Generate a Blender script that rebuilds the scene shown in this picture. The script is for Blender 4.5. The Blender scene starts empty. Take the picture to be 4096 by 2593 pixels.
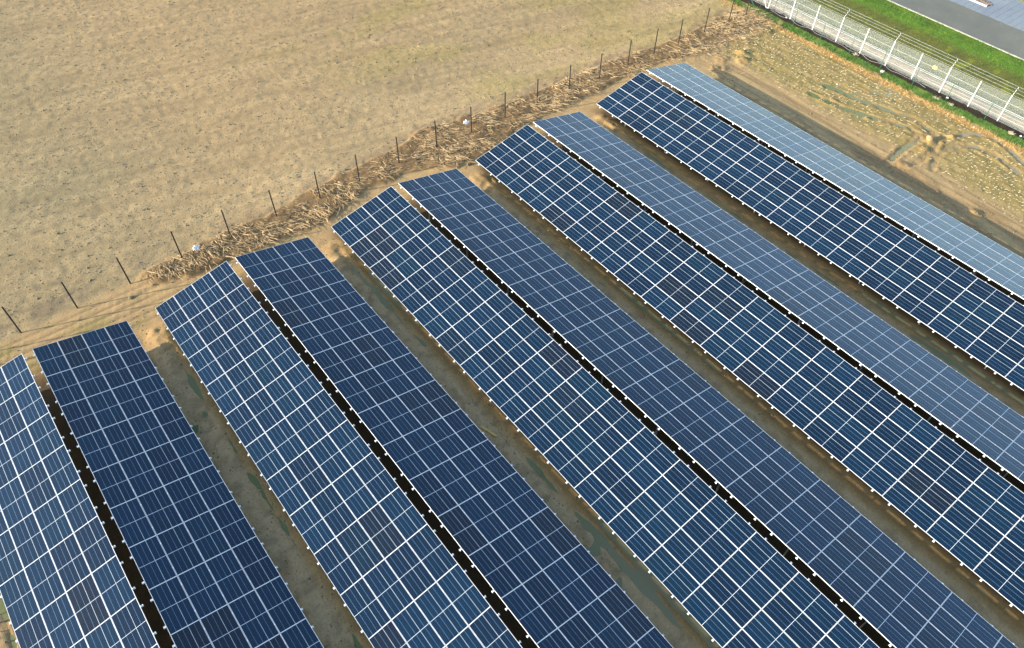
import bpy, math, random
import numpy as np
from mathutils import Vector, Matrix
R = math.radians
sc = bpy.context.scene
C = sc.collection

# ------------------------------------------------------------------ camera
ZG = 0.80                      # height of the low table edge above the soil
YAW, PITCH, ROLL = .6882, .8658, .0234
fwd = Vector((math.sin(YAW)*math.cos(PITCH), math.cos(YAW)*math.cos(PITCH), -math.sin(PITCH)))
rt = Vector((math.cos(YAW), -math.sin(YAW), 0)); up = rt.cross(fwd)
r2 = math.cos(ROLL)*rt + math.sin(ROLL)*up; u2 = -math.sin(ROLL)*rt + math.cos(ROLL)*up
cd = bpy.data.cameras.new('camera'); cam = bpy.data.objects.new('camera', cd); C.objects.link(cam)
cam.matrix_world = Matrix(((r2.x, u2.x, -fwd.x, 4.2866), (r2.y, u2.y, -fwd.y, -32.6897), (r2.z, u2.z, -fwd.z, 30.3685+ZG), (0, 0, 0, 1)))
cd.sensor_width = 36; cd.lens = 2977.6/4096*36; cd.clip_start = .5; cd.clip_end = 5000
sc.camera = cam

# ------------------------------------------------------------------ light
S = Vector((-3.5, 1.28, 1.0)).normalized()         # towards the sun
EL = math.asin(S.z)
w = bpy.data.worlds.new('World'); sc.world = w; w.use_nodes = True
nt = w.node_tree; nt.nodes.clear()
sky = nt.nodes.new('ShaderNodeTexSky'); sky.sky_type = 'NISHITA'; sky.sun_disc = False
sky.sun_elevation = EL; sky.sun_rotation = math.atan2(S.x, S.y)
sky.air_density = 1.0; sky.dust_density = .9; sky.ozone_density = 1.5
bg = nt.nodes.new('ShaderNodeBackground'); bg.inputs[1].default_value = .15
wo = nt.nodes.new('ShaderNodeOutputWorld')
nt.links.new(sky.outputs[0], bg.inputs[0]); nt.links.new(bg.outputs[0], wo.inputs[0])
sl = bpy.data.lights.new('sun', 'SUN'); sl.energy = 3.8; sl.angle = R(.55); sl.color = (1, .89, .72)
so = bpy.data.objects.new('sun', sl); C.objects.link(so); so.rotation_euler = S.to_track_quat('Z', 'Y').to_euler(); so.location = (0, 0, 60)
sc.view_settings.view_transform = 'Standard'; sc.view_settings.look = 'None'
sc.view_settings.gamma = 1; sc.view_settings.use_curve_mapping = False
sc.view_settings.exposure = 1.80
sc.render.engine = 'CYCLES'
sc.cycles.max_bounces = 6; sc.cycles.diffuse_bounces = 3; sc.cycles.glossy_bounces = 3
sc.cycles.sample_clamp_indirect = 6

# ------------------------------------------------------------------ helpers
def tag(o, label=None, cat=None, group=None, kind=None):
    if label: o['label'] = label
    if cat: o['category'] = cat
    if group: o['group'] = group
    if kind: o['kind'] = kind
    return o
def link(o, parent=None):
    C.objects.link(o)
    if parent is not None: o.parent = parent
    return o
def empty(name, loc, rz=0):
    o = bpy.data.objects.new(name, None); o.location = loc; o.rotation_euler = (0, 0, rz); o.empty_display_size = .2
    return link(o)

class MB:
    """collects primitive shapes for one mesh"""
    def __init__(s): s.v = []; s.f = []
    def add(s, vs, fs):
        n = len(s.v); s.v += [tuple(q) for q in vs]; s.f += [tuple(i+n for i in f) for f in fs]
    def box(s, a, b, M=None):
        x0, y0, z0 = a; x1, y1, z1 = b
        vs = [Vector(p) for p in ((x0,y0,z0),(x1,y0,z0),(x1,y1,z0),(x0,y1,z0),(x0,y0,z1),(x1,y0,z1),(x1,y1,z1),(x0,y1,z1))]
        if M: vs = [M @ q for q in vs]
        s.add(vs, [(0,3,2,1),(4,5,6,7),(0,1,5,4),(1,2,6,5),(2,3,7,6),(3,0,4,7)])
    def bar(s, p, q, r, n=6, r2=None, cap=True):
        p = Vector(p); q = Vector(q); d = (q-p).normalized()
        a = d.orthogonal().normalized(); b = d.cross(a); r2 = r if r2 is None else r2
        vs = []
        for c, rr in ((p, r), (q, r2)):
            for i in range(n):
                t = 2*math.pi*i/n; vs.append(c + rr*(math.cos(t)*a + math.sin(t)*b))
        fs = [(i, (i+1) % n, n+(i+1) % n, n+i) for i in range(n)]
        if cap: fs += [tuple(range(n-1, -1, -1)), tuple(range(n, 2*n))]
        s.add(vs, fs)
    def mesh(s, name, mat, smooth=False):
        m = bpy.data.meshes.new(name); m.from_pydata(s.v, [], s.f); m.materials.append(mat)
        if smooth: m.polygons.foreach_set('use_smooth', [True]*len(m.polygons))
        m.update(); return m
    def build(s, name, mat, parent=None, smooth=False):
        return link(bpy.data.objects.new(name, s.mesh(name, mat, smooth)), parent)

def np_mesh(name, V, F, mat, smooth=False):
    """V (n,3), F (m,k) all faces with k corners"""
    m = bpy.data.meshes.new(name); k = F.shape[1]
    m.vertices.add(len(V)); m.vertices.foreach_set('co', V.astype(np.float32).ravel())
    m.loops.add(F.size); m.loops.foreach_set('vertex_index', F.astype(np.int32).ravel())
    m.polygons.add(len(F)); m.polygons.foreach_set('loop_start', np.arange(0, F.size, k, dtype=np.int32))
    m.materials.append(mat); m.update(calc_edges=True)
    m.polygons.foreach_set('use_smooth', np.full(len(F), smooth))
    return m

# ------------------------------------------------------------------ numpy noise
def _hash(ix, iy, seed):
    h = (ix.astype(np.int64)*374761393 + iy.astype(np.int64)*668265263 + seed*1442695041) & 0x7fffffff
    h = ((h ^ (h >> 13))*1274126177) & 0x7fffffff
    return ((h ^ (h >> 16)) & 0xffff)/65535.
def vn(x, y, sx, sy, seed):
    a = x/sx; b = y/sy; ia = np.floor(a); ib = np.floor(b); fa = a-ia; fb = b-ib
    fa = fa*fa*(3-2*fa); fb = fb*fb*(3-2*fb)
    h = lambda i, j: _hash(ia+i, ib+j, seed)
    return (h(0,0)*(1-fa)+h(1,0)*fa)*(1-fb) + (h(0,1)*(1-fa)+h(1,1)*fa)*fb
def fbm(x, y, sx, sy, seed, o=3):
    r = 0; t = 0
    for i in range(o):
        r = r + vn(x*1.0+i*7.3, y+i*3.1, sx/2**i, sy/2**i, seed+i)*.55**i; t += .55**i
    return r/t
def sm(a, b, x):
    t = np.clip((x-a)/(b-a), 0, 1); return t*t*(3-2*t)
def interp(x, pts):
    p = np.array(pts, float); return np.interp(x, p[:, 0], p[:, 1])

# ------------------------------------------------------------------ materials
def mat(name):
    m = bpy.data.materials.new(name); m.use_nodes = True; t = m.node_tree; b = t.nodes['Principled BSDF']; return m, t, b
def noise(t, scale, detail=3, vec=None, rough=.6):
    n = t.nodes.new('ShaderNodeTexNoise'); n.inputs['Scale'].default_value = scale; n.inputs['Detail'].default_value = detail; n.inputs['Roughness'].default_value = rough
    if vec: t.links.new(vec, n.inputs['Vector'])
    return n
def ramp(t, src, stops):
    r = t.nodes.new('ShaderNodeValToRGB'); e = r.color_ramp.elements
    e[0].position, e[0].color = stops[0][0], (*stops[0][1], 1); e[1].position, e[1].color = stops[-1][0], (*stops[-1][1], 1)
    for p, c in stops[1:-1]: q = e.new(p); q.color = (*c, 1)
    t.links.new(src, r.inputs[0]); return r
def mix(t, a, b, fac, mode='MIX'):
    m = t.nodes.new('ShaderNodeMix'); m.data_type = 'RGBA'; m.blend_type = mode
    for s, i in ((fac, 0), (a, 6), (b, 7)):
        if hasattr(s, 'is_linked') or hasattr(s, 'links'): t.links.new(s, m.inputs[i])
        else: m.inputs[i].default_value = s if i == 0 else (*s, 1)
    return m.outputs[2]
def math_(t, op, a, b=None, c=None, clamp=False):
    m = t.nodes.new('ShaderNodeMath'); m.operation = op; m.use_clamp = clamp
    for i, s in enumerate((a, b, c)):
        if s is None: continue
        if hasattr(s, 'links'): t.links.new(s, m.inputs[i])
        else: m.inputs[i].default_value = s
    return m.outputs[0]
def simple(name, col, rough=.6, metal=0, var=.12, vscale=6):
    m, t, b = mat(name)
    tc = t.nodes.new('ShaderNodeTexCoord'); n = noise(t, vscale, 3, tc.outputs['Object'])
    lo = tuple(max(0, c*(1-var)) for c in col); hi = tuple(min(1, c*(1+var)) for c in col)
    r = ramp(t, n.outputs[0], [(.3, lo), (.7, hi)]); t.links.new(r.outputs[0], b.inputs['Base Color'])
    b.inputs['Roughness'].default_value = rough; b.inputs['Metallic'].default_value = metal
    return m

def ground_mat():
    m, t, b = mat('soil')
    at = t.nodes.new('ShaderNodeAttribute'); at.attribute_name = 'tint'
    at2 = t.nodes.new('ShaderNodeAttribute'); at2.attribute_name = 'mask'
    sp = t.nodes.new('ShaderNodeSeparateColor'); t.links.new(at2.outputs['Color'], sp.inputs[0])
    geo = t.nodes.new('ShaderNodeNewGeometry')
    P = geo.outputs['Position']
    # fine crumbs
    n1 = noise(t, 9, 5, P, .7); n2 = noise(t, 2.2, 4, P, .6); n3 = noise(t, 28, 2, P, .6)
    f = math_(t, 'MULTIPLY_ADD', n1.outputs[0], 1.5, -.25)
    r1 = ramp(t, f, [(.0, (.60, .60, .60)), (.42, (.92, .92, .92)), (.65, (1.05, 1.04, 1.02)), (1, (1.35, 1.32, 1.28))])
    c = mix(t, at.outputs['Color'], r1.outputs[0], 1.0, 'MULTIPLY')
    r2_ = ramp(t, n2.outputs[0], [(.3, (.90, .90, .90)), (.7, (1.06, 1.05, 1.04))])
    c = mix(t, c, r2_.outputs[0], 1.0, 'MULTIPLY')
    # dark crumbs with green tinge, strength from mask R
    v = t.nodes.new('ShaderNodeTexVoronoi'); v.inputs['Scale'].default_value = 9; t.links.new(P, v.inputs['Vector'])
    d = math_(t, 'LESS_THAN', v.outputs['Distance'], .22)
    cs = t.nodes.new('ShaderNodeSeparateColor'); t.links.new(v.outputs['Color'], cs.inputs[0])
    d = math_(t, 'MULTIPLY', d, math_(t, 'GREATER_THAN', cs.outputs[0], .45))
    d = math_(t, 'MULTIPLY', d, math_(t, 'MULTIPLY', sp.outputs[0], .85))
    c = mix(t, c, (.075, .065, .035), d)
    # small green plants, mask G
    n4 = noise(t, 5, 4, P, .75); g = math_(t, 'MULTIPLY', math_(t, 'SUBTRACT', math_(t, 'ADD', n4.outputs[0], sp.outputs[1]), .98), 6, clamp=True)
    c = mix(t, c, (.075, .100, .028), math_(t, 'MULTIPLY', g, .7))
    t.links.new(c, b.inputs['Base Color'])
    b.inputs['Roughness'].default_value = .95; b.inputs['Specular IOR Level'].default_value = .15
    bp = t.nodes.new('ShaderNodeBump'); bp.inputs['Strength'].default_value = .55; bp.inputs['Distance'].default_value = .05
    hh = math_(t, 'ADD', n1.outputs[0], math_(t, 'MULTIPLY', n3.outputs[0], .35)); t.links.new(hh, bp.inputs['Height'])
    t.links.new(bp.outputs[0], b.inputs['Normal'])
    return m
M_soil = ground_mat()

def cell_mat():
    m, t, b = mat('solar_cells')
    tc = t.nodes.new('ShaderNodeTexCoord'); sx = t.nodes.new('ShaderNodeSeparateXYZ'); t.links.new(tc.outputs['Object'], sx.inputs[0])
    oi = t.nodes.new('ShaderNodeObjectInfo')
    W2, L2 = .5365, 1.0785
    u = math_(t, 'DIVIDE', math_(t, 'ADD', sx.outputs[0], W2), 2*W2/5)     # 0..5 columns of cells
    vv = math_(t, 'ABSOLUTE', sx.outputs[1])
    inx = math_(t, 'LESS_THAN', math_(t, 'ABSOLUTE', sx.outputs[0]), W2)
    iny = math_(t, 'LESS_THAN', vv, L2)
    inside = math_(t, 'MULTIPLY', inx, iny)
    half = math_(t, 'LESS_THAN', vv, .0095)                      # white band across the middle
    strong = math_(t, 'LESS_THAN', math_(t, 'ABSOLUTE', math_(t, 'SUBTRACT', sx.outputs[0], -W2+2*W2*.6)), .0070)
    fr = math_(t, 'ABSOLUTE', math_(t, 'SUBTRACT', math_(t, 'FRACT', math_(t, 'ADD', u, .5)), .5))
    col = math_(t, 'LESS_THAN', fr, .0035/(2*W2/5))
    row = math_(t, 'ABSOLUTE', math_(t, 'SUBTRACT', math_(t, 'FRACT', math_(t, 'MULTIPLY', vv, 15/L2)), .5))
    rowl = math_(t, 'GREATER_THAN', row, .475)
    bus = math_(t, 'GREATER_THAN', math_(t, 'ABSOLUTE', math_(t, 'SUBTRACT', math_(t, 'FRACT', math_(t, 'MULTIPLY', u, 10)), .5)), .465)
    # cell colour, differs a little from module to module
    rc = ramp(t, oi.outputs['Random'], [(0, (.0006, .0055, .0150)), (.35, (.0007, .0085, .0215)), (.7, (.0008, .0115, .0280)), (.9, (.001, .011, .023)), (.95, (.004, .005, .008)), (1, (.004, .006, .011))])
    n = noise(t, 1.4, 2, tc.outputs['Object']); r = ramp(t, n.outputs[0], [(.3, (.85, .88, .9)), (.7, (1.15, 1.12, 1.1))])
    cell = mix(t, rc.outputs[0], r.outputs[0], 1.0, 'MULTIPLY')
    c = mix(t, cell, (.008, .016, .028), bus)
    c = mix(t, c, (.030, .060, .105), rowl)
    c = mix(t, c, (.15, .25, .40), col)
    c = mix(t, c, (.40, .48, .54), strong)
    c = mix(t, c, (.46, .52, .56), half)
    inv = math_(t, 'SUBTRACT', 1, inside)
    c = mix(t, c, (.60, .62, .62), inv)
    t.links.new(c, b.inputs['Base Color'])
    b.inputs['Roughness'].default_value = .16; b.inputs['IOR'].default_value = 1.42
    # dust film makes the gloss slightly uneven
    n2 = noise(t, 7, 3, tc.outputs['Object']); rr = t.nodes.new('ShaderNodeMapRange'); t.links.new(n2.outputs[0], rr.inputs[0])
    rr.inputs[1].default_value = .3; rr.inputs[2].default_value = .7; rr.inputs[3].default_value = .10; rr.inputs[4].default_value = .24
    t.links.new(rr.outputs[0], b.inputs['Roughness'])
    # each module sits a hair off the plane of the table
    wn = t.nodes.new('ShaderNodeTexWhiteNoise'); wn.noise_dimensions = '1D'; t.links.new(oi.outputs['Random'], wn.inputs['W'])
    geo = t.nodes.new('ShaderNodeNewGeometry'); vm = t.nodes.new('ShaderNodeVectorMath'); vm.operation = 'MULTIPLY_ADD'
    t.links.new(wn.outputs['Color'], vm.inputs[0]); vm.inputs[1].default_value = (.012, .012, 0)
    t.links.new(geo.outputs['Normal'], vm.inputs[2]); nz = t.nodes.new('ShaderNodeVectorMath'); nz.operation = 'NORMALIZE'; t.links.new(vm.outputs[0], nz.inputs[0])
    t.links.new(nz.outputs[0], b.inputs['Normal'])
    # silver ribbons and contact fingers running along the module: stretched highlight
    gl = t.nodes.new('ShaderNodeBsdfAnisotropic'); gl.distribution = 'GGX' if 'GGX' in [i.identifier for i in gl.bl_rna.properties['distribution'].enum_items] else gl.distribution
    gl.inputs['Roughness'].default_value = .62; gl.inputs['Anisotropy'].default_value = .93; gl.inputs['Color'].default_value = (.75, .8, .9, 1)
    vt = t.nodes.new('ShaderNodeVectorTransform'); vt.vector_type = 'VECTOR'; vt.convert_from = 'OBJECT'; vt.convert_to = 'WORLD'; vt.inputs[0].default_value = (1, 0, 0)
    t.links.new(vt.outputs[0], gl.inputs['Tangent']); t.links.new(nz.outputs[0], gl.inputs['Normal'])
    ms = t.nodes.new('ShaderNodeMixShader'); ms.inputs[0].default_value = .016
    t.links.new(b.outputs[0], ms.inputs[1]); t.links.new(gl.outputs[0], ms.inputs[2])
    t.links.new(ms.outputs[0], t.nodes['Material Output'].inputs[0])
    return m
M_cell = cell_mat()
M_alu = simple('anodised_aluminium', (.62, .63, .63), .5, .1, .04, 3)
M_zinc = simple('galvanised_steel', (.55, .56, .57), .45, .5, .10, 5)
M_black = simple('black_post_paint', (.012, .012, .013), .6, 0, .2)
M_green = simple('green_post_paint', (.015, .10, .06), .5, 0, .15)
M_white = simple('white_fence_coating', (.60, .62, .63), .5, 0, .04)
M_wire = simple('pale_fence_wire', (.42, .46, .45), .5, .1, .06)
M_straw = simple('dry_maize_straw', (.40, .285, .145), .8, 0, .55, 1.3)
M_straw2 = simple('bleached_stubble', (.60, .52, .36), .85, 0, .25, 1.3)
M_drygrass = simple('dry_grass', (.48, .33, .13), .85, 0, .30, 2)
M_leaf = simple('grass_leaf', (.075, .17, .02), .7, 0, .35, 1.2)
M_lawn = simple('lawn_leaf', (.085, .16, .016), .7, 0, .40, .6)
M_olive = simple('olive_grass_leaf', (.12, .135, .03), .75, 0, .35, .8)
M_clod = simple('soil_lump', (.16, .125, .07), .95, 0, .35, 3)
M_plastic = simple('white_plastic', (.80, .80, .80), .6, 0, .05)
M_wood = simple('yellow_timber', (.55, .36, .10), .7, 0, .15, 12)
M_yellow = simple('yellow_sign_face', (.85, .70, .12), .5, 0, .03)
M_stone = simple('pale_stone', (.50, .48, .42), .85, 0, .2, 12)
M_rubber = simple('black_rubber', (.02, .02, .02), .6, 0, .1)

# ------------------------------------------------------------------ layout constants
TX = [0, 10.7462, 21.4722, 32.197, 43.0202]; TY = [0, -.0624, -.1101, -.1719, -.1699]
TH = .2126; GAP = .5026; WT = 4.46; LM = 2.198; ct, st = math.cos(TH), math.sin(TH)
HW = GAP/2 + WT*ct
STU = [(-20, 3.4), (5.5, 3.2), (6.7, 3.9), (10.5, 4.1), (14.9, 4.1), (18.9, 4.8), (23.5, 4.9), (27, 5.6), (32.5, 4.8), (38.6, 4.6), (44.8, 4.3), (51.3, 3.6), (56.8, 3.9), (59.5, 4.1)]
STL = [(-20, 3.3), (5.5, 3.0), (6.6, 2.5), (9.5, 1.8), (13.1, 1.6), (16.7, 1.3), (20.4, 2.4), (24.5, 2.1), (26.7, .6), (30, .9), (32.9, 1.7), (40.4, 1.8), (45.2, 2.1), (49.9, 1.1), (53.1, .4), (57.2, -.3), (59.5, -.6)]
ARCS = [[(49.5, -16.7), (51.1, -16.5), (52.6, -16.3), (54.1, -16.2), (55.1, -15.9), (55.2, -15.0), (54.8, -14.0), (54.2, -12.4), (53.6, -10.5), (53.2, -8)],
        [(49.6, -17.2), (51.2, -17.6), (52.5, -17.8), (54, -17.7), (55.4, -17.2), (56.1, -16.4), (56.5, -15), (56.2, -13.4), (55.4, -11), (55, -8)],
        [(51.1, -16.5), (53, -16.4), (54.8, -16.5), (56.4, -17.4), (58, -18.1), (58.8, -18.8), (58.9, -19.8), (58.5, -21.1), (57.6, -23)],
        [(52.2, -18.8), (53.8, -18.2), (55.2, -18.1), (56.3, -18.6), (57.0, -19.4), (57.2, -20.6), (56.6, -22.6)],
        [(46.0, 1.6), (48.6, .6), (50.6, -1.0), (51.4, -3.4), (51.7, -6.5), (51.3, -11), (50.9, -16), (50.6, -24)],
        [(50.2, 1.9), (52.4, .8), (53.1, -.6)], [(52.0, 2.2), (54.0, .9), (54.7, -.6)], [(51.2, 2.0), (53.1, .9), (53.8, -.6)]]
def near_poly(x, y, pts):
    d = np.full(x.shape, 9.)
    for (ax, ay), (bx, by) in zip(pts[:-1], pts[1:]):
        L = (bx-ax)**2+(by-ay)**2; t = np.clip(((x-ax)*(bx-ax)+(y-ay)*(by-ay))/L, 0, 1)
        d = np.minimum(d, np.hypot(x-ax-t*(bx-ax), y-ay-t*(by-ay)))
    return d

# ------------------------------------------------------------------ ground: height and colour
def terrain(x, y):
    n1 = fbm(x, y, 2.4, 2.4, 11); n2 = fbm(x, y, .42, .42, 23, 2); n3 = fbm(x, y, 9, 9, 31)
    n4 = fbm(x, y, 1.1, 1.1, 47)
    su = interp(x, STU); slo = interp(x, STL)
    edge = (fbm(x, y, .8, .8, 5)-.5)*1.0
    inst = sm(-.15, .25, su+edge*.6-y)*sm(-.15, .25, y-slo-edge*.6)*sm(5.8, 7.2, x)*sm(61, 59.5, x)
    field = sm(-.2, .3, y-np.maximum(su, 3.4)-edge*.5)*sm(61.2, 60.2, x+edge*.3)
    # streaked field
    a = -.24; xs = x*math.cos(a)+y*math.sin(a); ys = -x*math.sin(a)+y*math.cos(a)
    st1 = fbm(xs, ys, 3.2, .38, 61); st2 = fbm(xs, ys, 9., 1.3, 71); big = fbm(x, y, 17, 12, 81)
    H = .03*(n1-.5) + .02*(n2-.5) + .10*(n3-.5)
    H = H + field*(.035*(st1-.5)+.03*(n2-.5))
    T = np.zeros(x.shape+(3,)); T[:] = (.335, .255, .158)
    def blend(c, m): T[:] = T*(1-m[..., None]) + np.array(c)*m[..., None]
    fc = np.zeros_like(T)
    fc[:] = (.300, .238, .158)
    gm = np.clip(.55*sm(18, 4, x-0*y)+.35*sm(.45, .75, big), 0, 1)[..., None]
    fc = fc*(1-gm) + np.array((.232, .208, .145))*gm
    gm2 = (sm(.50, .72, fbm(x, y, 7, 3.5, 91))*sm(15, 34, x)*.6)[..., None]; fc = fc*(1-gm2)+np.array((.27, .235, .115))*gm2
    fc *= (.62+.52*st1+.26*st2)[..., None]
    # band of drier, brighter soil just beyond the straw
    br = (sm(9, 1.0, y-su)*sm(6, 20, x))[..., None]; fc = fc*(1+.14*br)
    T[:] = T*(1-field[..., None])+fc*field[..., None]
    # darker churned line beside the posts on the left
    lf = sm(.9, .1, np.abs(y-4.5-.5*(n1-.5)))*sm(9, 5, x)*sm(.40, .6, n4); blend((.17, .145, .115), lf*.75)
    # sand apron tracks along the fence
    ap = sm(3.6, 2.6, y)*sm(-.5, .6, y)*sm(58, 50, x)
    tr = .5+.5*np.sin((y+.25*(n1-.5))*2*math.pi/.55)
    H -= ap*.030*sm(.55, .95, tr)*sm(16, 5, x); T *= (1-.22*ap*sm(.6, 1, tr)*sm(18, 6, x))[..., None]
    tread = .5+.5*np.sin(x*2*math.pi/.16+y*6); H += ap*.012*tread*sm(9, 6, x)*sm(.45, .6, n3)
    blend((.20, .19, .085), ap*sm(.58, .75, n4)*sm(9, 4, x)*.55)
    blend((.40, .30, .17), ap*sm(.45, .62, n1)*.5)
    # straw bank
    blend((.135, .094, .056), inst*(.72+.28*n4)); H += inst*(.16*n4+.06*(n2-.5)+.05)
    rb = sm(1.4, .3, y-su)*sm(-.3, .2, y-su)*sm(7, 12, x)*sm(60, 58, x); blend((.20, .155, .115), rb*.55*sm(.35, .6, n4)); H += rb*.05
    # rows of tables
    under = np.zeros(x.shape); corr = np.zeros(x.shape); edge_band = np.zeros(x.shape); mound = np.zeros(x.shape)
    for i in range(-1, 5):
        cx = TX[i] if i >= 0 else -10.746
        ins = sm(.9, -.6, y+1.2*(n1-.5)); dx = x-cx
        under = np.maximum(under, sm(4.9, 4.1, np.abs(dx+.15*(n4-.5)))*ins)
        c2 = sm(-6.7, -6.2, dx)*sm(-4.6, -5.1, dx+.3*(n4-.5)); corr = np.maximum(corr, c2*sm(-1.0, -2.2, y+.6*(n1-.5)))
        edge_band = np.maximum(edge_band, sm(-5.2, -4.8, dx+.4*(n1-.5))*sm(-3.9, -4.35, dx)*sm(-.6, -1.8, y))
        mound = np.maximum(mound, sm(-6.1, -5.2, dx)*sm(-3.9, -4.6, dx)*sm(-.2, -.9, y)*sm(-4.2, -2.0, y))
        H -= .07*np.exp(-((dx+5.0+.25*(n1-.5))/.16)**2)*sm(-.8, -2, y)*sm(.35, .6, vn(x, y, 1.5, 4, 9+i))
        H -= .05*np.exp(-((dx+4.45)/.2)**2)*sm(-.8, -2, y)
    if True:
        mid = sm(43.0, 36, x)
        blend((.085, .066, .047), under*.92)  # soil colour darkened below the tables, standing in for their shade
        blend((.345, .272, .185), corr*(.85+.15*mid)); T *= (1-.15*corr*sm(30, 42, x))[..., None]
        blend((.285, .205, .105), edge_band*.85)  # warmer brown band along the low table edges
        H += mound*(.15*n4+.10*(n2-.3)); blend((.33, .24, .13), mound*.5)
        H += corr*(.09*(n1-.5)+.10*(n4-.5)); T *= (1-.25*corr*sm(.5, .3, n2))[..., None]
    green = .5*corr*sm(.50, .66, fbm(x, y, 1.0, 1.6, 101))*sm(44, 20, x)*.55 + edge_band*sm(.6, .75, fbm(x, y, 1.5, 2.5, 111))*.28
    green = green + field*(.14+.16*sm(.45, .8, big)+.06*sm(14, 5, x)) + ap*.12*sm(.5, .8, n4)
    # mud lane right of the last table and the stubble beyond
    lane = sm(47.2, 48.2, x)*sm(61, 60, x)*sm(1.2, -.6, y-slo*0+edge*.8)
    blend((.335, .262, .165), lane)
    lt = fbm(x, y, .22, 5.0, 121); blend((.42, .32, .19), lane*sm(.5, .75, lt)*.5); T *= (1-.28*lane*sm(.48, .3, lt))[..., None]; H += lane*.03*(lt-.5)
    dk = lane*sm(.50, .62, fbm(x, y, .8, 2.6, 131))*sm(52.2, 50.6, x)*sm(47.4, 48.6, x)*sm(-3, -8, y); blend((.20, .145, .09), dk*.5); H += dk*.06*(n4-.3)
    wetz = lane*sm(51.5, 49.0, x)*sm(-6, -14, y)
    stub = lane*sm(51.6, 53.2, x+.7*(n1-.5)); blend((.250, .215, .092), stub*(.55+.4*n4)); T *= (1-.22*stub*sm(.5, .3, fbm(x, y, .25, 1.4, 141)))[..., None]
    H += stub*(.05*(n2-.5)+.04*(fbm(x, y, .35, 2, 151)-.5)); green += stub*(.20+.18*sm(.5, .7, n4))
    for k, pl in enumerate(ARCS):
        d = near_poly(x+.25*(n1-.5), y+.2*(n4-.5), pl); wdt = .26 if k < 5 else .13
        rut = sm(wdt*1.15, wdt*.6, d); brm = np.exp(-((d-wdt*1.5)/.10)**2)
        k_ = (.55 if k < 4 else .10)*(.35+1.1*vn(x, y, .5, .5, 700+k)); green *= 1-rut; H += k_*(-.075*rut + .085*brm*n2*1.3); blend((.345, .260, .165), rut*(.55 if k < 4 else .15)); blend((.25, .175, .09), brm*.45*n2)
        H += rut*.02*np.sin((x+y)*2*math.pi/.2)*(k < 4)
    # churned soil heaps
    for (hx, hy, hr) in [(51.5, -.8, .5), (52.6, -1.9, .45), (50.2, -1.6, .6), (53.6, -1.0, .4), (54.9, -17.0, .35), (53.6, -17.2, .4), (51.0, -17.3, .35), (56.6, -17.6, .3), (50.3, -23.0, .4)]:
        g = np.exp(-((x-hx)**2+(y-hy)**2)/hr**2); H += g*(.30*n2+.02); blend((.30, .20, .10), g*.6)
    # margin: dry orange grass, green grass, black soil, gravel, verge
    e1 = 58.75+.25*(n1-.5); e2 = 59.40+.2*(n4-.5); e3 = 60.42+.25*(n4-.5)+.15*(n1-.5); e4 = 61.55+.2*(n4-.5); e5 = 62.75+.3*(n1-.5)
    mg = sm(9, 4, y)
    blend((.34, .215, .085), sm(e1-.1, e1+.1, x)*mg*.8); blend((.115, .19, .045), sm(e2-.06, e2+.06, x)*mg*sm(6.5, 3, y))
    blend((.10, .125, .045), sm(e2-.06, e2+.06, x)*sm(3, 6, y))
    blend((.028, .022, .017), sm(e3-.05, e3+.05, x)); blend((.40, .33, .25), sm(e4-.1, e4+.1, x)*(.65+.3*n4))
    blend((.060, .075, .028), sm(e5-.15, e5+.15, x)); blend((.150, .160, .040), sm(63.3, 64.0, x+.6*(n1-.5))*(.6+.4*n4))
    gb = sm(67.4, 69.2, x+1.2*(n1-.5)); blend((.095, .235, .022), gb*(.65+.35*n4))
    yg = sm(.66, .76, fbm(x, y, 1.3, 1.0, 161))*sm(64, 66, x); blend((.24, .30, .015), yg*.7)
    green *= sm(58.9, 58.4, x)
    out = sm(58.9, 59.6, x); H = H*(1-out) + out*(.05*(n4-.5)+.03*(n2-.5))
    H += sm(60.4, 60.6, x)*sm(61.6, 61.3, x)*.06*n2
    speck = field*(.35+.65*sm(.42, .62, st2)) + inst*.2 + corr*.25 + stub*.25 + .12
    # settle to level at the borders of the sheet
    bd = np.minimum.reduce([sm(-17, -14, x), sm(70.85, 70.4, x), sm(-46, -43, y), sm(52, 49, y)])
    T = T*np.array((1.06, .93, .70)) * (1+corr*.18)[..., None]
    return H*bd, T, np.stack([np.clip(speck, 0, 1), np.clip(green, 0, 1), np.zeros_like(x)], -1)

def ground_sheet():
    xs = np.arange(-17, 62.01, .115); xs = np.concatenate([xs, np.arange(xs[-1]+.2, 70.75, .2), [70.86]])
    ys = np.concatenate([np.arange(-46, -26, .25), np.arange(-26, 6, .095), np.arange(6, 52.1, .145)])
    X, Y = np.meshgrid(xs, ys)
    H, T, K = terrain(X, Y)
    nx, ny = len(xs), len(ys)
    V = np.stack([X, Y, H], -1).reshape(-1, 3)
    i = np.arange(nx*ny).reshape(ny, nx)
    F = np.stack([i[:-1, :-1], i[:-1, 1:], i[1:, 1:], i[1:, :-1]], -1).reshape(-1, 4)
    m = np_mesh('ground', V, F, M_soil, True)
    for nm, A in (('tint', T), ('mask', K)):
        a = m.color_attributes.new(nm, 'FLOAT_COLOR', 'POINT')
        D = np.ones((nx*ny, 4), np.float32); D[:, :3] = A.reshape(-1, 3); a.data.foreach_set('color', D.ravel())
    o = link(bpy.data.objects.new('ground', m)); tag(o, kind='structure')
ground_sheet()
def hz(x, y):
    h, _, _ = terrain(np.array([float(x)]), np.array([float(y)])); return float(h[0])

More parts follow.
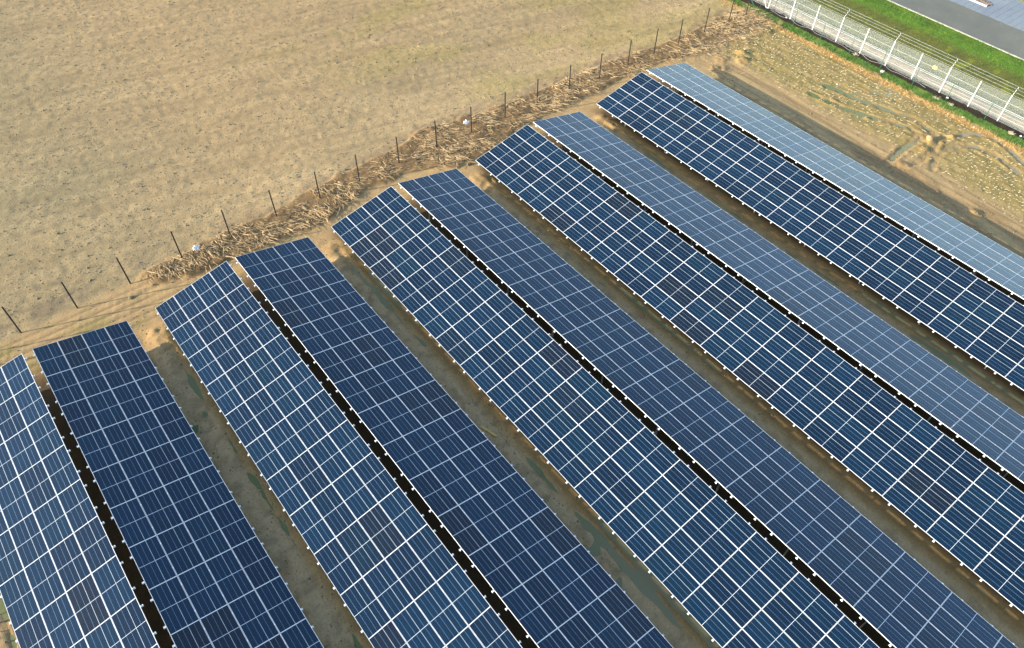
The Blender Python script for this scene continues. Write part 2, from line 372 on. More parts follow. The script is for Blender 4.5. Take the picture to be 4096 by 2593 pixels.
# far land all round, a little below the detailed sheet
def far_mat():
    m, t, b = mat('far_soil'); geo = t.nodes.new('ShaderNodeNewGeometry')
    n = noise(t, .03, 6, geo.outputs['Position']); r = ramp(t, n.outputs[0], [(.35, (.26, .21, .14)), (.5, (.20, .19, .10)), (.65, (.10, .13, .04))])
    t.links.new(r.outputs[0], b.inputs['Base Color']); b.inputs['Roughness'].default_value = .95; return m
m = MB(); m.box((-1500, -1500, -.6), (1500, 1500, -.05)); tag(m.build('land', far_mat()), kind='structure')

# ------------------------------------------------------------------ road and yard on the far right
def road_mat(name, c1, c2, c3, scale):
    m, t, b = mat(name); geo = t.nodes.new('ShaderNodeNewGeometry'); P = geo.outputs['Position']
    n = noise(t, scale, 6, P, .7); r = ramp(t, n.outputs[0], [(.3, c1), (.55, c2), (.75, c3)])
    n2 = noise(t, .35, 4, P); r2_ = ramp(t, n2.outputs[0], [(.35, (.82, .84, .84)), (.7, (1.12, 1.1, 1.04))])
    c = mix(t, r.outputs[0], r2_.outputs[0], 1.0, 'MULTIPLY')
    n3 = noise(t, 1.3, 3, P); k = math_(t, 'MULTIPLY', math_(t, 'SUBTRACT', n3.outputs[0], .69), 9, clamp=True)
    c = mix(t, c, (.36, .29, .18), math_(t, 'MULTIPLY', k, .6))
    t.links.new(c, b.inputs['Base Color']); b.inputs['Roughness'].default_value = .9
    bp = t.nodes.new('ShaderNodeBump'); bp.inputs['Strength'].default_value = .3; bp.inputs['Distance'].default_value = .02; t.links.new(n.outputs[0], bp.inputs['Height']); t.links.new(bp.outputs[0], b.inputs['Normal'])
    return m
M_road = road_mat('weathered_asphalt', (.095, .095, .075), (.135, .132, .105), (.19, .18, .14), 14)
M_pave = road_mat('blue_grey_concrete', (.16, .18, .20), (.20, .225, .25), (.27, .29, .31), 9)
M_kerb = simple('concrete_edging', (.36, .33, .26), .9, 0, .25, 2)
def ribbon(name, x0, x1, z, mt, y0=-60, y1=60, depth=.2, mask=None):
    m = MB(); m.box((x0, y0, z-depth), (x1, y1, z)); return tag(m.build(name, mt), kind='structure')
ribbon('road', 71.02, 75.40, .01, M_road)
m = MB()
y = -60.
random.seed(3)
while y < 60:                                   # edging stones laid end to end
    m.box((70.87, y+.005, -.2), (71.015, y+.99, .045+random.uniform(-.006, .006))); y += 1.0
kb = m.build('kerb', M_kerb); tag(kb, kind='structure')
# paving of long slabs with recessed joints
yard = empty('paving', (0, 0, 0)); tag(yard, kind='structure')
base = MB(); base.box((75.402, -60, -.3), (80.4, 60, -.02)); base.build('joint_bed', simple('joint_sand', (.09, .10, .11), .9), yard)
smesh = MB(); smesh.box((0, 0, -.03), (4.97, .575, .012)); sm_ = smesh.mesh('slab', M_pave)
slabn = 0
for j in range(64):
    yy = -30+j*.59
    o = link(bpy.data.objects.new('slab', sm_), yard); o.location = (75.415, yy, random.uniform(-.003, .003))
lawn2 = MB(); lawn2.box((80.402, -60, -.3), (140, 60, .01)); tag(lawn2.build('verge', simple('verge_turf', (.20, .19, .06), .9, 0, .4, .8)), kind='structure')
# drain kerb and rubble patch on the yard
dr = MB(); dr.box((-.07, -.72, 0), (.07, .72, .09)); dr.box((-.10, -.80, 0), (.10, -.72, .13)); dr.box((-.10, .72, 0), (.10, .80, .13))
o = dr.build('kerb_block', M_white); o.location = (76.95, -8.2, .012); tag(o, 'long white kerb block lying on the blue-grey yard paving beside brown rubble', 'kerb block')
rb = MB(); rng = np.random.default_rng(4)
for k in range(260):
    a = rng.uniform(0, 6.28); r_ = rng.uniform(0, 1)**.6; x = 77.5+.45*r_*math.cos(a); y = -8.3+.85*r_*math.sin(a); s_ = rng.uniform(.03, .08)
    M = Matrix.Translation((x, y, .02+rng.uniform(0, .06)*(1-r_))) @ Matrix.Rotation(rng.uniform(0, 3), 4, 'Z') @ Matrix.Rotation(rng.uniform(0, 3), 4, 'X')
    rb.box((-s_, -s_*.7, -s_*.5), (s_, s_*.7, s_*.5), M)
tag(rb.build('rubble', simple('brown_rubble', (.16, .115, .085), .9, 0, .4, 4)), 'patch of brown rubble on the yard paving behind the white kerb block', 'rubble', kind='stuff')

# ------------------------------------------------------------------ solar tables
MW, ML = 1.102, 2.187          # module width and length
fr = MB(); a, b_ = MW/2, ML/2; w_ = .0095; d_ = .035
fr.box((-a, -b_, -d_), (-a+w_, b_, 0)); fr.box((a-w_, -b_, -d_), (a, b_, 0))
fr.box((-a+w_, -b_, -d_), (a-w_, -b_+w_, -.0003)); fr.box((-a+w_, b_-w_, -d_), (a-w_, b_, -.0003))
ME_frame = fr.mesh('solar_panel', M_alu)
cm = MB(); cm.box((-a+w_, -b_+w_, -.0075), (a-w_, b_-w_, -.0020)); ME_cell = cm.mesh('cell_sheet', M_cell)
# rail with channel shape, module clamps along it
def rail_mesh():
    m = MB(); h = WT/2+.085
    m.box((-h, -.035, -.088), (h, .035, -.082)); m.box((-h, -.035, -.082), (h, -.029, -.0375)); m.box((-h, .029, -.082), (h, .035, -.0375))
    m.box((-h, -.029, -.0435), (h, .029, -.0375))
    for g in (-1, 0, 1): m.box((g*(WT/4)-.020, -.028, -.0005), (g*(WT/4)+.020, .028, .005))
    for s in (-1, 1):
        m.box((s*(WT/2+.014)-.014, -.028, -.037), (s*(WT/2+.014)+.014, .028, .004))
        m.box((s*h-.008, -.045, -.100), (s*h+.008, .045, -.036))
    return m.mesh('rail', M_alu)
ME_rail = rail_mesh()

def table(t, side, rows, label, ty=None, cx=None):
    cx = TX[t] if cx is None else cx; ty = TY[t] if ty is None else ty
    root = empty('solar_table', (cx, ty, 0)); tag(root, label, 'solar array', 'long tilted solar tables set in back-to-back pairs')
    mx = side*(GAP/2+WT*ct/2); mz = ZG+WT*st/2
    base = Matrix.Translation((mx, .0148*(side < 0), mz)) @ Matrix.Rotation(TH*side, 4, 'Y')
    rng = random.Random(100+t*2+side)
    mod0 = None
    for k in range(rows):
        for c in range(4):
            p = link(bpy.data.objects.new('solar_panel', ME_frame), root)
            jig = (rng.uniform(-.0015, .0015), rng.uniform(-.002, .002), rng.uniform(-.001, .001))
            p.matrix_local = base @ Matrix.Translation(((c-1.5)*(WT-MW)/3+jig[0], -(k+.5)*LM+jig[1], jig[2]))
            s = link(bpy.data.objects.new('cell_sheet', ME_cell), p)
        for f_ in (.2, .8):
            r_ = link(bpy.data.objects.new('rail', ME_rail), root)
            r_.matrix_local = base @ Matrix.Translation((0, -(k+f_)*LM, -.001))
    L = rows*LM
    # two long purlins under the rails, three bolted lengths each
    for u in (-1.62, 1.62):
        n = 3
        for q in range(n):
            m = MB(); y1 = -.25-(L-.5)*q/n; y0 = -.25-(L-.5)*(q+1)/n+.01
            m.box((-.03, y0, -.205), (.03, y1, -.199)); m.box((-.03, y0, -.199), (-.024, y1, -.102)); m.box((.024, y0, -.199), (.03, y1, -.102)); m.box((-.03, y0, -.102), (.03, y1, -.0955))
            o = m.build('purlin', M_zinc, root); o.matrix_local = base @ Matrix.Translation((u, 0, 0))
    y = -2.5
    while y > -L:
        for u in (-1.62, 1.62):
            P = base @ Vector((u, y, -.205)); m = MB()
            m.box((P.x-.045, P.y-.003, -.3), (P.x+.045, P.y+.003, P.z)); m.box((P.x-.045, P.y+.003, -.3), (P.x-.039, P.y+.055, P.z)); m.box((P.x+.039, P.y+.003, -.3), (P.x+.045, P.y+.055, P.z))
            m.build('post', M_zinc, root)
        A = base @ Vector((1.55*(1 if side < 0 else -1), y, -.25)); B = base @ Vector((.25*(1 if side < 0 else -1), y, -.12)); m = MB()
        m.bar((A.x, A.y+.03, .55), (B.x, B.y+.03, B.z), .02); m.build('brace', M_zinc, root)
        y -= 3.9
    return root
table(0, -1, 11, 'pale solar table facing left, leftmost in the photo and cut by its edge')
table(0, 1, 13, 'near-black solar table facing right, second from the left edge of the photo')
table(1, -1, 15, 'solar table facing left with grey sun sheen, third from left edge')
table(1, 1, 17, 'dark blue solar table facing right beside the yellow plank, fourth from left')
table(2, -1, 18, 'greyish solar table facing left behind the yellow plank, fifth from left')
table(2, 1, 20, 'deep blue solar table facing right into the bottom right corner, sixth from left')
table(3, -1, 20, 'dark solar table facing left before a bright blue one, seventh from left')
table(3, 1, 20, 'bright blue solar table facing right, third from the right edge')
table(4, -1, 20, 'dark navy solar table facing left, second from the muddy strip on the right')
table(4, 1, 19, 'pale blue solar table facing right, nearest the white mesh fence')
table(-1, 1, 9, 'solar table facing right beyond the left edge of the photo', ty=.05, cx=-10.746)

# ------------------------------------------------------------------ black post fence along the field
fence = empty('post_fence', (0, 3.4, 0)); tag(fence, 'row of thin black fence posts with fine wires between the field and the maize straw', 'fence')
PX = [-.14, 2.81, 5.79, 8.91, 11.94, 14.96, 17.94, 20.79, 23.85, 26.9, 29.75, 32.75, 35.66, 38.75, 41.63, 44.7, 47.56, 50.3, 53.33, 56.21, 58.5]
PY = [3.45, 3.41, 3.47, 3.58, 3.57, 3.49, 3.42, 3.36, 3.37, 3.39, 3.22, 3.26, 3.18, 3.15, 2.94, 2.98, 2.96, 2.86, 2.82, 2.69, 2.74]
PX = [-6.1, -3.1]+PX; PY = [3.5, 3.47]+PY
tops = []
for x, y in zip(PX, PY):
    g = hz(x, y); m = MB(); lx = random.uniform(-.03, .03)
    m.bar((0, 0, -.3), (lx, 0, 2.02), .042, 8); m.bar((lx, 0, 2.02), (lx, 0, 2.05), .042, 8)
    o = m.build('post', M_black, fence); o.location = (x, y-3.4, g); tops.append(Vector((x+lx, y-3.4, g)))
for h in (.45, 1.2, 1.95):
    m = MB()
    for p, q in zip(tops[:-1], tops[1:]): m.bar((p.x, p.y, p.z+h), (q.x, q.y, q.z+h), .0022, 3, cap=False)
    m.build('wire', M_black, fence)

# ------------------------------------------------------------------ white mesh security fence
FX = 61.15
sf = empty('security_fence', (FX, 0, 0)); tag(sf, 'tall white wire mesh security fence with barbed wire arms beside the green verge', 'fence')
posts = [9.40, 7.05, 4.70, 2.37, .05, -2.25, -4.6, -6.9, -9.24, -11.58, -13.95, -16.29, -18.6, -20.95, -23.3, -25.65]
tall = [i % 2 == 0 for i in range(len(posts))]        # index 4 (y=.05) carries an arm
H_F = 2.05
mesh_h = MB()
ME_panel = None
def panel_mesh():
    m = MB(); L = 2.30; r = .0034
    for i in range(int(L/.05)+1):
        y = -L/2+i*.05; m.box((-r*.6, y-r*.55, .03), (r*.6, y+r*.55, H_F+.02))
    zs = np.arange(.05, H_F+.02, .0820)
    for z in zs: m.box((r, -L/2, z-.0038), (r+.006, L/2, z+.0038))
    for z in (.42, .90, 1.02, 1.52):              # pressed folds
        m.box((r-.008, -L/2, z-.007), (r+.014, L/2, z+.007))
    return m.mesh('mesh_panel', M_wire)
ME_panel = panel_mesh()
for i, y in enumerate(posts):
    m = MB(); m.box((-.028, -.025, -.3), (.028, .025, H_F+.05)); m.box((-.04, -.035, H_F+.05), (.04, .035, H_F+.06)); o = m.build('post', M_white, sf); o.location = (-.045, y, 0)
    if tall[i]:
        am = MB(); am.box((-.02, -.02, H_F+.06), (.02, .02, H_F+.10)); am.bar((0, 0, H_F+.08), (.40, 0, H_F+.62), .017, 6)
        for q in (.12, .42, .72, .98): c = Vector((0, 0, H_F+.08)).lerp(Vector((.40, 0, H_F+.62)), q); 
        o2 = am.build('barbed_wire_arm', M_white, sf); o2.location = (-.045, y, 0)
        for q in (.05, .38, .70, .98):
            c = Vector((0, 0, H_F+.08)).lerp(Vector((.40, 0, H_F+.62)), q); k_ = MB(); k_.bar(c-Vector((.02, 0, .03)), c+Vector((.02, 0, .03)), .024, 6)
            o3 = k_.build('clip', M_black, o2)
    if i:
        p = link(bpy.data.objects.new('mesh_panel', ME_panel), sf); p.location = (0, (y+posts[i-1])/2, 0)
        p.scale.y = abs(y-posts[i-1])/2.34
for q in (.05, .38, .70, .98):
    c = Vector((-.045, 0, H_F+.08)).lerp(Vector((.355, 0, H_F+.62)), q); m = MB(); ya = posts[0]
    m.bar((c.x, ya, c.z), (c.x, posts[-1], c.z), .005, 4, cap=False)
    yy = posts[-1]
    while yy < ya:
        m.bar((c.x-.015, yy, c.z-.02), (c.x+.015, yy+.02, c.z+.02), .004, 3, cap=False); yy += .12
    m.build('barbed_wire', M_wire, sf)
sg = MB(); sg.box((-.004, -.15, -.11), (.004, .15, .11)); sg.box((-.006, -.15, -.11), (-.0045, .15, .11))
o = sg.build('warning_sign', M_yellow); o.location = (FX-.02, -12.83, 1.55); tag(o, 'small plain yellow sign hung on the white mesh fence', 'sign')

# ------------------------------------------------------------------ low green post fence in front
gf = empty('wire_fence', (60.45, 0, 0)); tag(gf, 'low fence of thin dark green posts standing in the black soil before the white fence', 'fence')
GY = [7.9, 5.0, 2.1, -.79, -3.63, -6.35, -9.21, -12.08, -14.84, -17.89, -20.8, -23.7]; GX = [60.4, 60.4, 60.38, 60.44, 60.36, 60.46, 60.48, 60.43, 60.58, 60.58, 60.6, 60.6]
gt = []
for x, y in zip(GX, GY):
    m = MB(); m.bar((0, 0, -.3), (0, 0, 1.34), .022, 8); m.bar((0, 0, 1.34), (0, 0, 1.37), .027, 8); o = m.build('post', M_green, gf); g = hz(x, y); o.location = (x-60.45, y, g); gt.append(Vector((x-60.45, y, g)))
for h in (.95, 1.28):
    m = MB()
    for p, q in zip(gt[:-1], gt[1:]): m.bar((p.x, p.y, p.z+h), (q.x, q.y, q.z+h), .005, 4, cap=False)
    m.build('wire', M_wire, gf)
m = MB(); m.bar((60.35-60.45, 3.2, 0), (-.05, 4.9, 1.25), .02, 6); m.build('brace', M_green, gf)
# black and white struts where the fences meet
m = MB(); m.bar((59.55, 2.25, -.1), (60.9, 3.0, 1.75), .02, 6); tag(m.build('corner_strut', M_black), 'slanting black strut in the grass where black and white fences meet', 'strut')
m = MB(); m.box((-.03, -.03, 0), (.03, .03, .05)); m.bar((0, 0, 0), (.05, 1.0, 1.5), .028, 6); m.bar((0, 0, .02), (.12, -.1, .06), .05, 6); o = m.build('fence_brace', M_white); o.location = (61.0, 2.5, 0)
tag(o, 'slanting white brace leaning against the far end of the white mesh fence', 'brace')

# cable sagging along the foot of the white fence
m = MB()
def cab(pts):
    for p, q in zip(pts[:-1], pts[1:]): m.bar(p, q, .009, 4, cap=False)
cp = []
for i in range(61):
    y = 2.0-i*.25; ph = (y-.05) % 2.34/2.34; cp.append(Vector((60.98-.22*math.sin(math.pi*ph), y, .10+.05*math.sin(i*.9))))
cab(cp); tag(m.build('cable', simple('grey_cable', (.28, .30, .28), .6)), 'thin grey cable sagging along the foot of the white mesh fence over black soil', 'cable')

# ------------------------------------------------------------------ maize straw, stubble, tufts, clods
rng = np.random.default_rng(7)
def sticks(name, n_pts, X, Y, Z, L, R0, YAWs, PIT, bend, material, seed):
    """triangular prisms of two bent segments: n sticks"""
    n = len(X); rg = np.random.default_rng(seed)
    ca, sa = np.cos(YAWs), np.sin(YAWs); cpt, spt = np.cos(PIT), np.sin(PIT)
    d1 = np.stack([ca*cpt, sa*cpt, spt], -1)
    y2 = YAWs+bend; p2 = PIT*rg.uniform(-.6, .6, n); d2 = np.stack([np.cos(y2)*np.cos(p2), np.sin(y2)*np.cos(p2), np.sin(p2)], -1)
    P0 = np.stack([X, Y, Z], -1); f = rg.uniform(.35, .75, n)[:, None]; P1 = P0+d1*L[:, None]*f; P2 = P1+d2*L[:, None]*(1-f)
    P2[:, 2] = np.maximum(P2[:, 2], Z+.005)
    side = np.cross(d1, [0, 0, 1.]); side /= np.linalg.norm(side, axis=1)[:, None]+1e-9; upv = np.cross(side, d1)
    V = np.zeros((n, 9, 3)); ang = np.array([0, 2.094, 4.189])
    for j, (P, rr) in enumerate(((P0, 1.), (P1, .85), (P2, .55))):
        for k in range(3): V[:, j*3+k] = P+(np.cos(ang[k])*side+np.sin(ang[k])*upv)*(R0*rr)[:, None]
    f4 = []
    for j in (0, 3):
        for k in range(3): f4.append((j+k, j+(k+1) % 3, j+3+(k+1) % 3, j+3+k))
    F = (np.array(f4)[None]+np.arange(n)[:, None, None]*9).reshape(-1, 4)
    return link(bpy.data.objects.new(name, np_mesh(name, V.reshape(-1, 3), F, material)))

def straw():
    X = rng.uniform(6, 60, 60000); su = interp(X, STU); lo = interp(X, STL); Y = rng.uniform(-1.5, 7, 60000)
    dn = fbm(X, Y, 1.5, 1.1, 301); k = (Y < su-.05+.7*(dn-.5)) & (Y > lo+.05-1.2*(dn-.5)) & (rng.uniform(0, 1, 60000) < (.12+.9*sm(.34, .62, dn))*sm(5.8, 8, X))
    X, Y = X[k][:6800], Y[k][:6800]; n = len(X)
    H, _, _ = terrain(X, Y); Z = H+rng.uniform(.005, .07, n)*sm(.35, .7, fbm(X, Y, 1.5, 1.1, 301))+.01
    big = rng.uniform(0, 1, n) < .22
    L = np.where(big, rng.uniform(.45, .95, n), rng.uniform(.12, .42, n)); r0 = np.where(big, rng.uniform(.010, .017, n), rng.uniform(.005, .011, n))
    base = -1.0+.9*(fbm(X, Y, 3, 3, 311)-.5)*3
    yw = np.where(rng.uniform(0, 1, n) < .65, base+rng.normal(0, .4, n), rng.uniform(0, 6.28, n))
    o = sticks('maize_straw', 3, X, Y, Z, L, r0, yw, rng.uniform(-.05, .28, n), rng.normal(0, .6, n), M_straw, 1)
    tag(o, 'tangled pale maize stalks lying in a long bank along the black posts', 'straw', kind='stuff')
straw()
def scatter_straw():
    pts = []
    for i in range(400): pts.append((rng.uniform(44, 60), rng.uniform(-3.2, 2)))
    for t in range(0, 5):
        for i in range(55):
            pts.append((TX[t]-rng.uniform(4.1, 6.1), -rng.uniform(3, 26)))
    for i in range(160): pts.append((rng.uniform(20, 62), rng.uniform(5, 20)))
    for i in range(60): pts.append((rng.uniform(28, 44), rng.uniform(11, 17)))
    A = np.array(pts); H, _, _ = terrain(A[:, 0], A[:, 1]); n = len(A)
    o = sticks('loose_straw', 3, A[:, 0], A[:, 1], H+.012, rng.uniform(.08, .38, n), rng.uniform(.007, .014, n), rng.uniform(0, 6.28, n), rng.uniform(0, .15, n), rng.normal(0, .4, n), M_straw, 2)
    tag(o, 'single straw pieces scattered over bare soil and the field', 'straw', kind='stuff')
scatter_straw()
def stubble():
    X = []; Y = []
    for r in np.arange(51.9, 59.0, .375):
        yy = np.arange(-27, 1.5, .17); yy = yy[rng.uniform(0, 1, len(yy)) < .55*np.clip((r-51.3)/2, .15, 1)]
        X.append(r+rng.normal(0, .05, len(yy))); Y.append(yy+rng.normal(0, .05, len(yy)))
    X = np.concatenate(X); Y = np.concatenate(Y)
    d = np.min([near_poly(X, Y, a_) for a_ in ARCS[:4]], axis=0); k = d > .32; X, Y = X[k], Y[k]; n = len(X)
    H, _, _ = terrain(X, Y)
    o = sticks('maize_stubble', 3, X, Y, H-.01, rng.uniform(.08, .24, n), rng.uniform(.008, .015, n), rng.uniform(-2.2, -.6, n), rng.uniform(.1, 1.2, n), rng.normal(0, .3, n), M_straw2, 3)
    tag(o, 'short bleached maize stubble standing in rows beside the grassy margin', 'stubble', kind='stuff')
stubble()

def blades(name, X, Y, L, spread, per, material, seed, label, wd=.008, lean=.5):
    rg = np.random.default_rng(seed); n = len(X); H, _, _ = terrain(X, Y)
    X = np.repeat(X, per)+rg.normal(0, spread, n*per); Y = np.repeat(Y, per)+rg.normal(0, spread, n*per); Z = np.repeat(H, per)-.01; L = np.repeat(L, per)*rg.uniform(.6, 1.2, n*per)
    a = rg.uniform(0, 6.28, n*per); t = rg.uniform(.1, lean, n*per)
    d = np.stack([np.cos(a)*np.sin(t), np.sin(a)*np.sin(t), np.cos(t)], -1); s = np.stack([-np.sin(a), np.cos(a), 0*a], -1)
    P = np.stack([X, Y, Z], -1); w2 = (wd*rg.uniform(.6, 1.4, n*per))[:, None]
    V = np.stack([P-s*w2, P+s*w2, P+d*L[:, None]*.6+s*w2*.6, P+d*L[:, None]*.6-s*w2*.6, P+d*L[:, None]+np.array([0, 0, -.02])+d*np.array([.5, .5, 0])*L[:, None]*.3], 1)
    N = n*per; i = np.arange(N)[:, None]*5
    F = np.concatenate([i+np.array([[0, 1, 2]]), i+np.array([[0, 2, 3]]), i+np.array([[3, 2, 4]])])
    o = link(bpy.data.objects.new(name, np_mesh(name, V.reshape(-1, 3), F, material))); tag(o, label, 'grass', kind='stuff'); return o
n = 5200; X = rng.uniform(59.42, 60.4, n); Y = rng.uniform(-27, 5.5, n); k = fbm(X, Y, .7, .7, 401) > .36; blades('grass', X[k], Y[k], rng.uniform(.06, .16, n)[k], .05, 7, M_leaf, 1, 'low green grass strip along the edge of the black soil', .009, .9)
n = 3000; X = rng.normal(59.12, .22, n); Y = rng.uniform(-27, 6, n); blades('dry_grass', X, Y, rng.uniform(.08, .2, n), .05, 5, M_drygrass, 2, 'orange brown dry grass between the stubble and the green strip', .007, .9)
n = 9000; X = rng.uniform(63.3, 68.6, n); Y = rng.uniform(-24, 7, n); blades('verge_grass', X, Y, rng.uniform(.05, .10, n), .09, 4, M_olive, 3, 'olive verge grass behind the white mesh fence', .013, 1.1)
n = 8000; X = 70.8-np.abs(rng.normal(0, 1.3, n)); Y = rng.uniform(-24, 7, n); blades('lawn_grass', X, Y, rng.uniform(.06, .12, n), .09, 5, M_lawn, 4, 'bright green grass band along the road edging', .013, 1.0)
# moss and seedling clumps in the corridors
pts = []
for t in range(1, 4):
    for i in range(900):
        x = TX[t]-rng.uniform(4.7, 6.05); y = -rng.uniform(2.2, 26)
        if fbm(np.array([x]), np.array([y]), 1.0, 1.6, 101)[0] > .60: pts.append((x, y))
A = np.array(pts); blades('seedling_patch', A[:, 0], A[:, 1], rng.uniform(.02, .05, len(A)), .06, 8, simple('seedling_leaf', (.10, .12, .03), .8, 0, .3, 2), 5, 'dark green seedlings in patches in the corridors between tables', .014, 1.3)
# dry tufts that can be told apart along the margin
for i, (x, y, h, nb, lab) in enumerate([
    (59.62, .10, .62, 26, 'straw-yellow dry grass tuft nearest the far corner, arched over the green strip'),
    (59.35, -9.6, .50, 46, 'large splayed straw-yellow tuft beside the pale stone on the green strip'),
    (60.62, -6.85, .34, 34, 'small dry beige tuft at the edge of the black soil under the mesh fence'),
    (60.15, -14.2, .30, 40, 'beige dry tuft on the green strip, first of two before a green post'),
    (60.30, -15.4, .30, 46, 'beige dry tuft right behind the other beige tuft, nearer the camera'),
    (60.35, -20.0, .42, 40, 'pale dry tuft low at the right edge of the photo by the black soil')]):
    rg = np.random.default_rng(50+i); m = MB()
    for q in range(nb):
        a_ = rg.uniform(0, 6.28); t_ = rg.uniform(.1, 1.05); l = h*rg.uniform(.5, 1); b0 = Vector((rg.normal(0, .07), rg.normal(0, .09), -.02)); d = Vector((math.cos(a_)*math.sin(t_), math.sin(a_)*math.sin(t_), math.cos(t_)))
        p1 = b0+d*l*.6; p2 = p1+Vector((d.x, d.y, d.z*.1))*l*.45; m.bar(b0, p1, .009, 3, .007, cap=False); m.bar(p1, p2, .008, 3, .003, cap=False)
    o = m.build('dry_tuft', M_straw2 if i > 1 else M_straw); o.location = (x, y, hz(x, y)); tag(o, lab, 'dry tuft', 'dry grass tufts along the field margin')

def clods():
    n = 150000; X = rng.uniform(-8, 60, n); Y = rng.uniform(-26, 46, n)
    su = interp(X, STU); f = Y > np.maximum(su, 3.6)
    a = -.24; xs = X*math.cos(a)+Y*math.sin(a); ys = -X*math.sin(a)+Y*math.cos(a)
    dens = np.where(f, .30+.7*sm(.45, .62, fbm(xs, ys, 3.2, .38, 61)), .0)
    ap = (Y > -3) & (~f); dens = np.where(ap, .22*sm(.45, .6, fbm(X, Y, 1.1, 1.1, 47)), dens)
    cc = np.zeros(n, bool)
    for t in range(0, 5): cc |= (np.abs(X-(TX[t]-5.2)) < 1.0) & (Y < -.3)
    dens = np.where(cc, .35, dens); dens = np.where((X > 47.4) & (~f), .25+.5*sm(.5, .65, fbm(X, Y, .8, 2.6, 131)), dens)
    # visible wedge only
    vis = (Y < 45-.45*(X-9)) | (Y < 12)
    k = (rng.uniform(0, 1, n) < dens) & vis; X, Y = X[k], Y[k]; n = len(X)
    H, _, _ = terrain(X, Y); s = rng.lognormal(-3.65, .42, n); s = np.clip(s, .012, .10)
    O = np.array([(1, 0, 0), (0, 1, 0), (-1, 0, 0), (0, -1, 0), (0, 0, .8), (0, 0, -.8)], float)
    V = O[None]*s[:, None, None]*rng.uniform(.6, 1.3, (n, 6, 1)); an = rng.uniform(0, 6.28, n); c_, s_ = np.cos(an), np.sin(an)
    vx = V[..., 0]*c_[:, None]-V[..., 1]*s_[:, None]; vy = V[..., 0]*s_[:, None]+V[..., 1]*c_[:, None]
    V = np.stack([vx+X[:, None], vy+Y[:, None], V[..., 2]+(H+s*.15)[:, None]], -1)
    F0 = np.array([(0, 1, 4), (1, 2, 4), (2, 3, 4), (3, 0, 4), (1, 0, 5), (2, 1, 5), (3, 2, 5), (0, 3, 5)])
    F = (F0[None]+np.arange(n)[:, None, None]*6).reshape(-1, 3)
    o = link(bpy.data.objects.new('soil_crumbs', np_mesh('soil_crumbs', V.reshape(-1, 3), F, M_clod))); tag(o, 'small soil crumbs strewn over the field and bare ground', 'soil', kind='stuff')
clods()

# ------------------------------------------------------------------ small single things
def blob(name, x, y, s, material, label, cat, seed, squash=.5, group=None, n=10):
    rg = random.Random(seed); m = MB(); V = []; rings = 5
    V.append(Vector((0, 0, squash)))
    for r_ in range(1, rings):
        t = math.pi*r_/rings
        for q in range(n):
            a_ = 2*math.pi*q/n; k_ = rg.uniform(.75, 1.15); V.append(Vector((math.sin(t)*math.cos(a_)*k_, math.sin(t)*math.sin(a_)*k_, math.cos(t)*squash*k_)))
    V.append(Vector((0, 0, -squash))); V = [Vector((q.x*s[0], q.y*s[1], q.z*s[2])) for q in V]; F = []
    for q in range(n): F.append((0, 1+q, 1+(q+1) % n))
    for r_ in range(rings-2):
        for q in range(n): a0 = 1+r_*n+q; b0 = 1+r_*n+(q+1) % n; F.append((a0, a0+n, b0+n, b0))
    last = len(V)-1; s0 = 1+(rings-2)*n
    for q in range(n): F.append((last, s0+(q+1) % n, s0+q))
    m.add(V, F); o = m.build(name, material); o.location = (x, y, hz(x, y)+s[2]*squash*.35); o.rotation_euler = (0, 0, rg.uniform(0, 3)); return tag(o, label, cat, group)
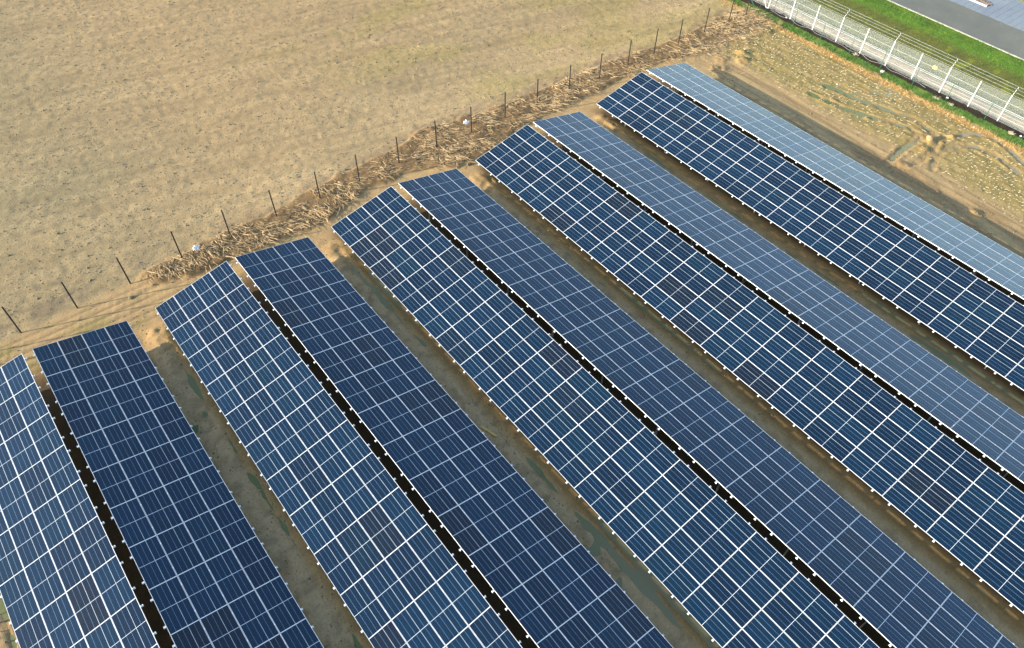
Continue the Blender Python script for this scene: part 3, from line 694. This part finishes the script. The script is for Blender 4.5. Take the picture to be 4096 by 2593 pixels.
def bag(x, y, rz, label, seed, z=.18):
    rg = np.random.default_rng(seed); g = 9; V = []; F = []
    for i in range(g):
        for j in range(g):
            u, v = i/(g-1)-.5, j/(g-1)-.5; V.append((u*.46*(1-.5*abs(v)), v*.34*(1-.3*abs(u)), .05+.09*rg.uniform(-1, 1)*.6+.06*math.sin(u*9)*math.cos(v*7)))
    for i in range(g-1):
        for j in range(g-1): q = i*g+j; F.append((q, q+g, q+g+1, q+1))
    m = MB(); m.add(V, F); o = m.build('plastic_bag', M_plastic, smooth=True); o.location = (x, y, hz(x, y)+z); o.rotation_euler = (.15, .1, rz)
    sd = o.modifiers.new('thickness', 'SOLIDIFY'); sd.thickness = .004; return tag(o, label, 'plastic bag', 'torn white plastic bags in the straw')
bag(30.0, 4.2, .5, 'torn white plastic bag on the straw between two middle posts', 1)
bag(9.85, 3.55, .9, 'torn white plastic bag in the straw near the left end of the straw bank', 2)
pl = MB(); pl.box((-.48, -.055, 0), (.48, -.003, .03)); pl.box((-.47, .003, .002), (.485, .055, .032)); o = pl.build('plank', M_wood); o.location = (15.93, -16.95, hz(15.9, -17)+.03); o.rotation_euler = (.03, .02, math.atan2(-.65, .19)); tag(o, 'yellow timber plank lying in the corridor in the middle of the photo', 'plank')
blob('stone', 60.2, -9.63, (.20, .14, .15), M_stone, 'pale flat stone on the green strip beside the big dry tuft', 'stone', 5, .7)
for i, (x, y, s_, lab) in enumerate([
    (61.0, .36, .11, 'white lump on black soil by the far tall white fence post'),
    (59.12, -8.52, .07, 'tiny white lump on the dry grass left of the large splayed tuft'),
    (55.9, -8.52, .08, 'white lump alone in the middle of the stubble field'),
    (60.9, -14.75, .13, 'bright white lump at a green post on black soil under the fence'),
    (59.1, -15.9, .07, 'white lump in the dry grass, farthest of three towards the right edge'),
    (59.55, -16.8, .07, 'white lump in the dry grass, middle one of three towards the right edge'),
    (59.05, -17.95, .09, 'white lump in the dry grass, nearest of three towards the right edge'),
    (60.7, -20.6, .11, 'white lump at the right photo edge by the last green post')]):
    blob('white_lump', x, y, (s_*.75, s_*.6, s_*.6), M_plastic, lab, 'litter', 20+i, .7, 'white litter lumps along the margin', 8)
blob('soil_mound', 27.54, .55, (.22, .16, .14), M_clod, 'small dark soil heap on bright sand beyond the corner of a middle table', 'soil heap', 9, .8)
blob('soil_lump', 54.95, -16.9, (.28, .26, .24), simple('orange_clay', (.33, .21, .10), .95, 0, .3, 5), 'orange clay lump at the crossing of the curved wheel ruts', 'soil heap', 10, .8)
blob('soil_lump', 5.4, 2.35, (.16, .14, .12), M_clod, 'dark round soil lump beside the track near the third black post', 'soil heap', 11, .8)
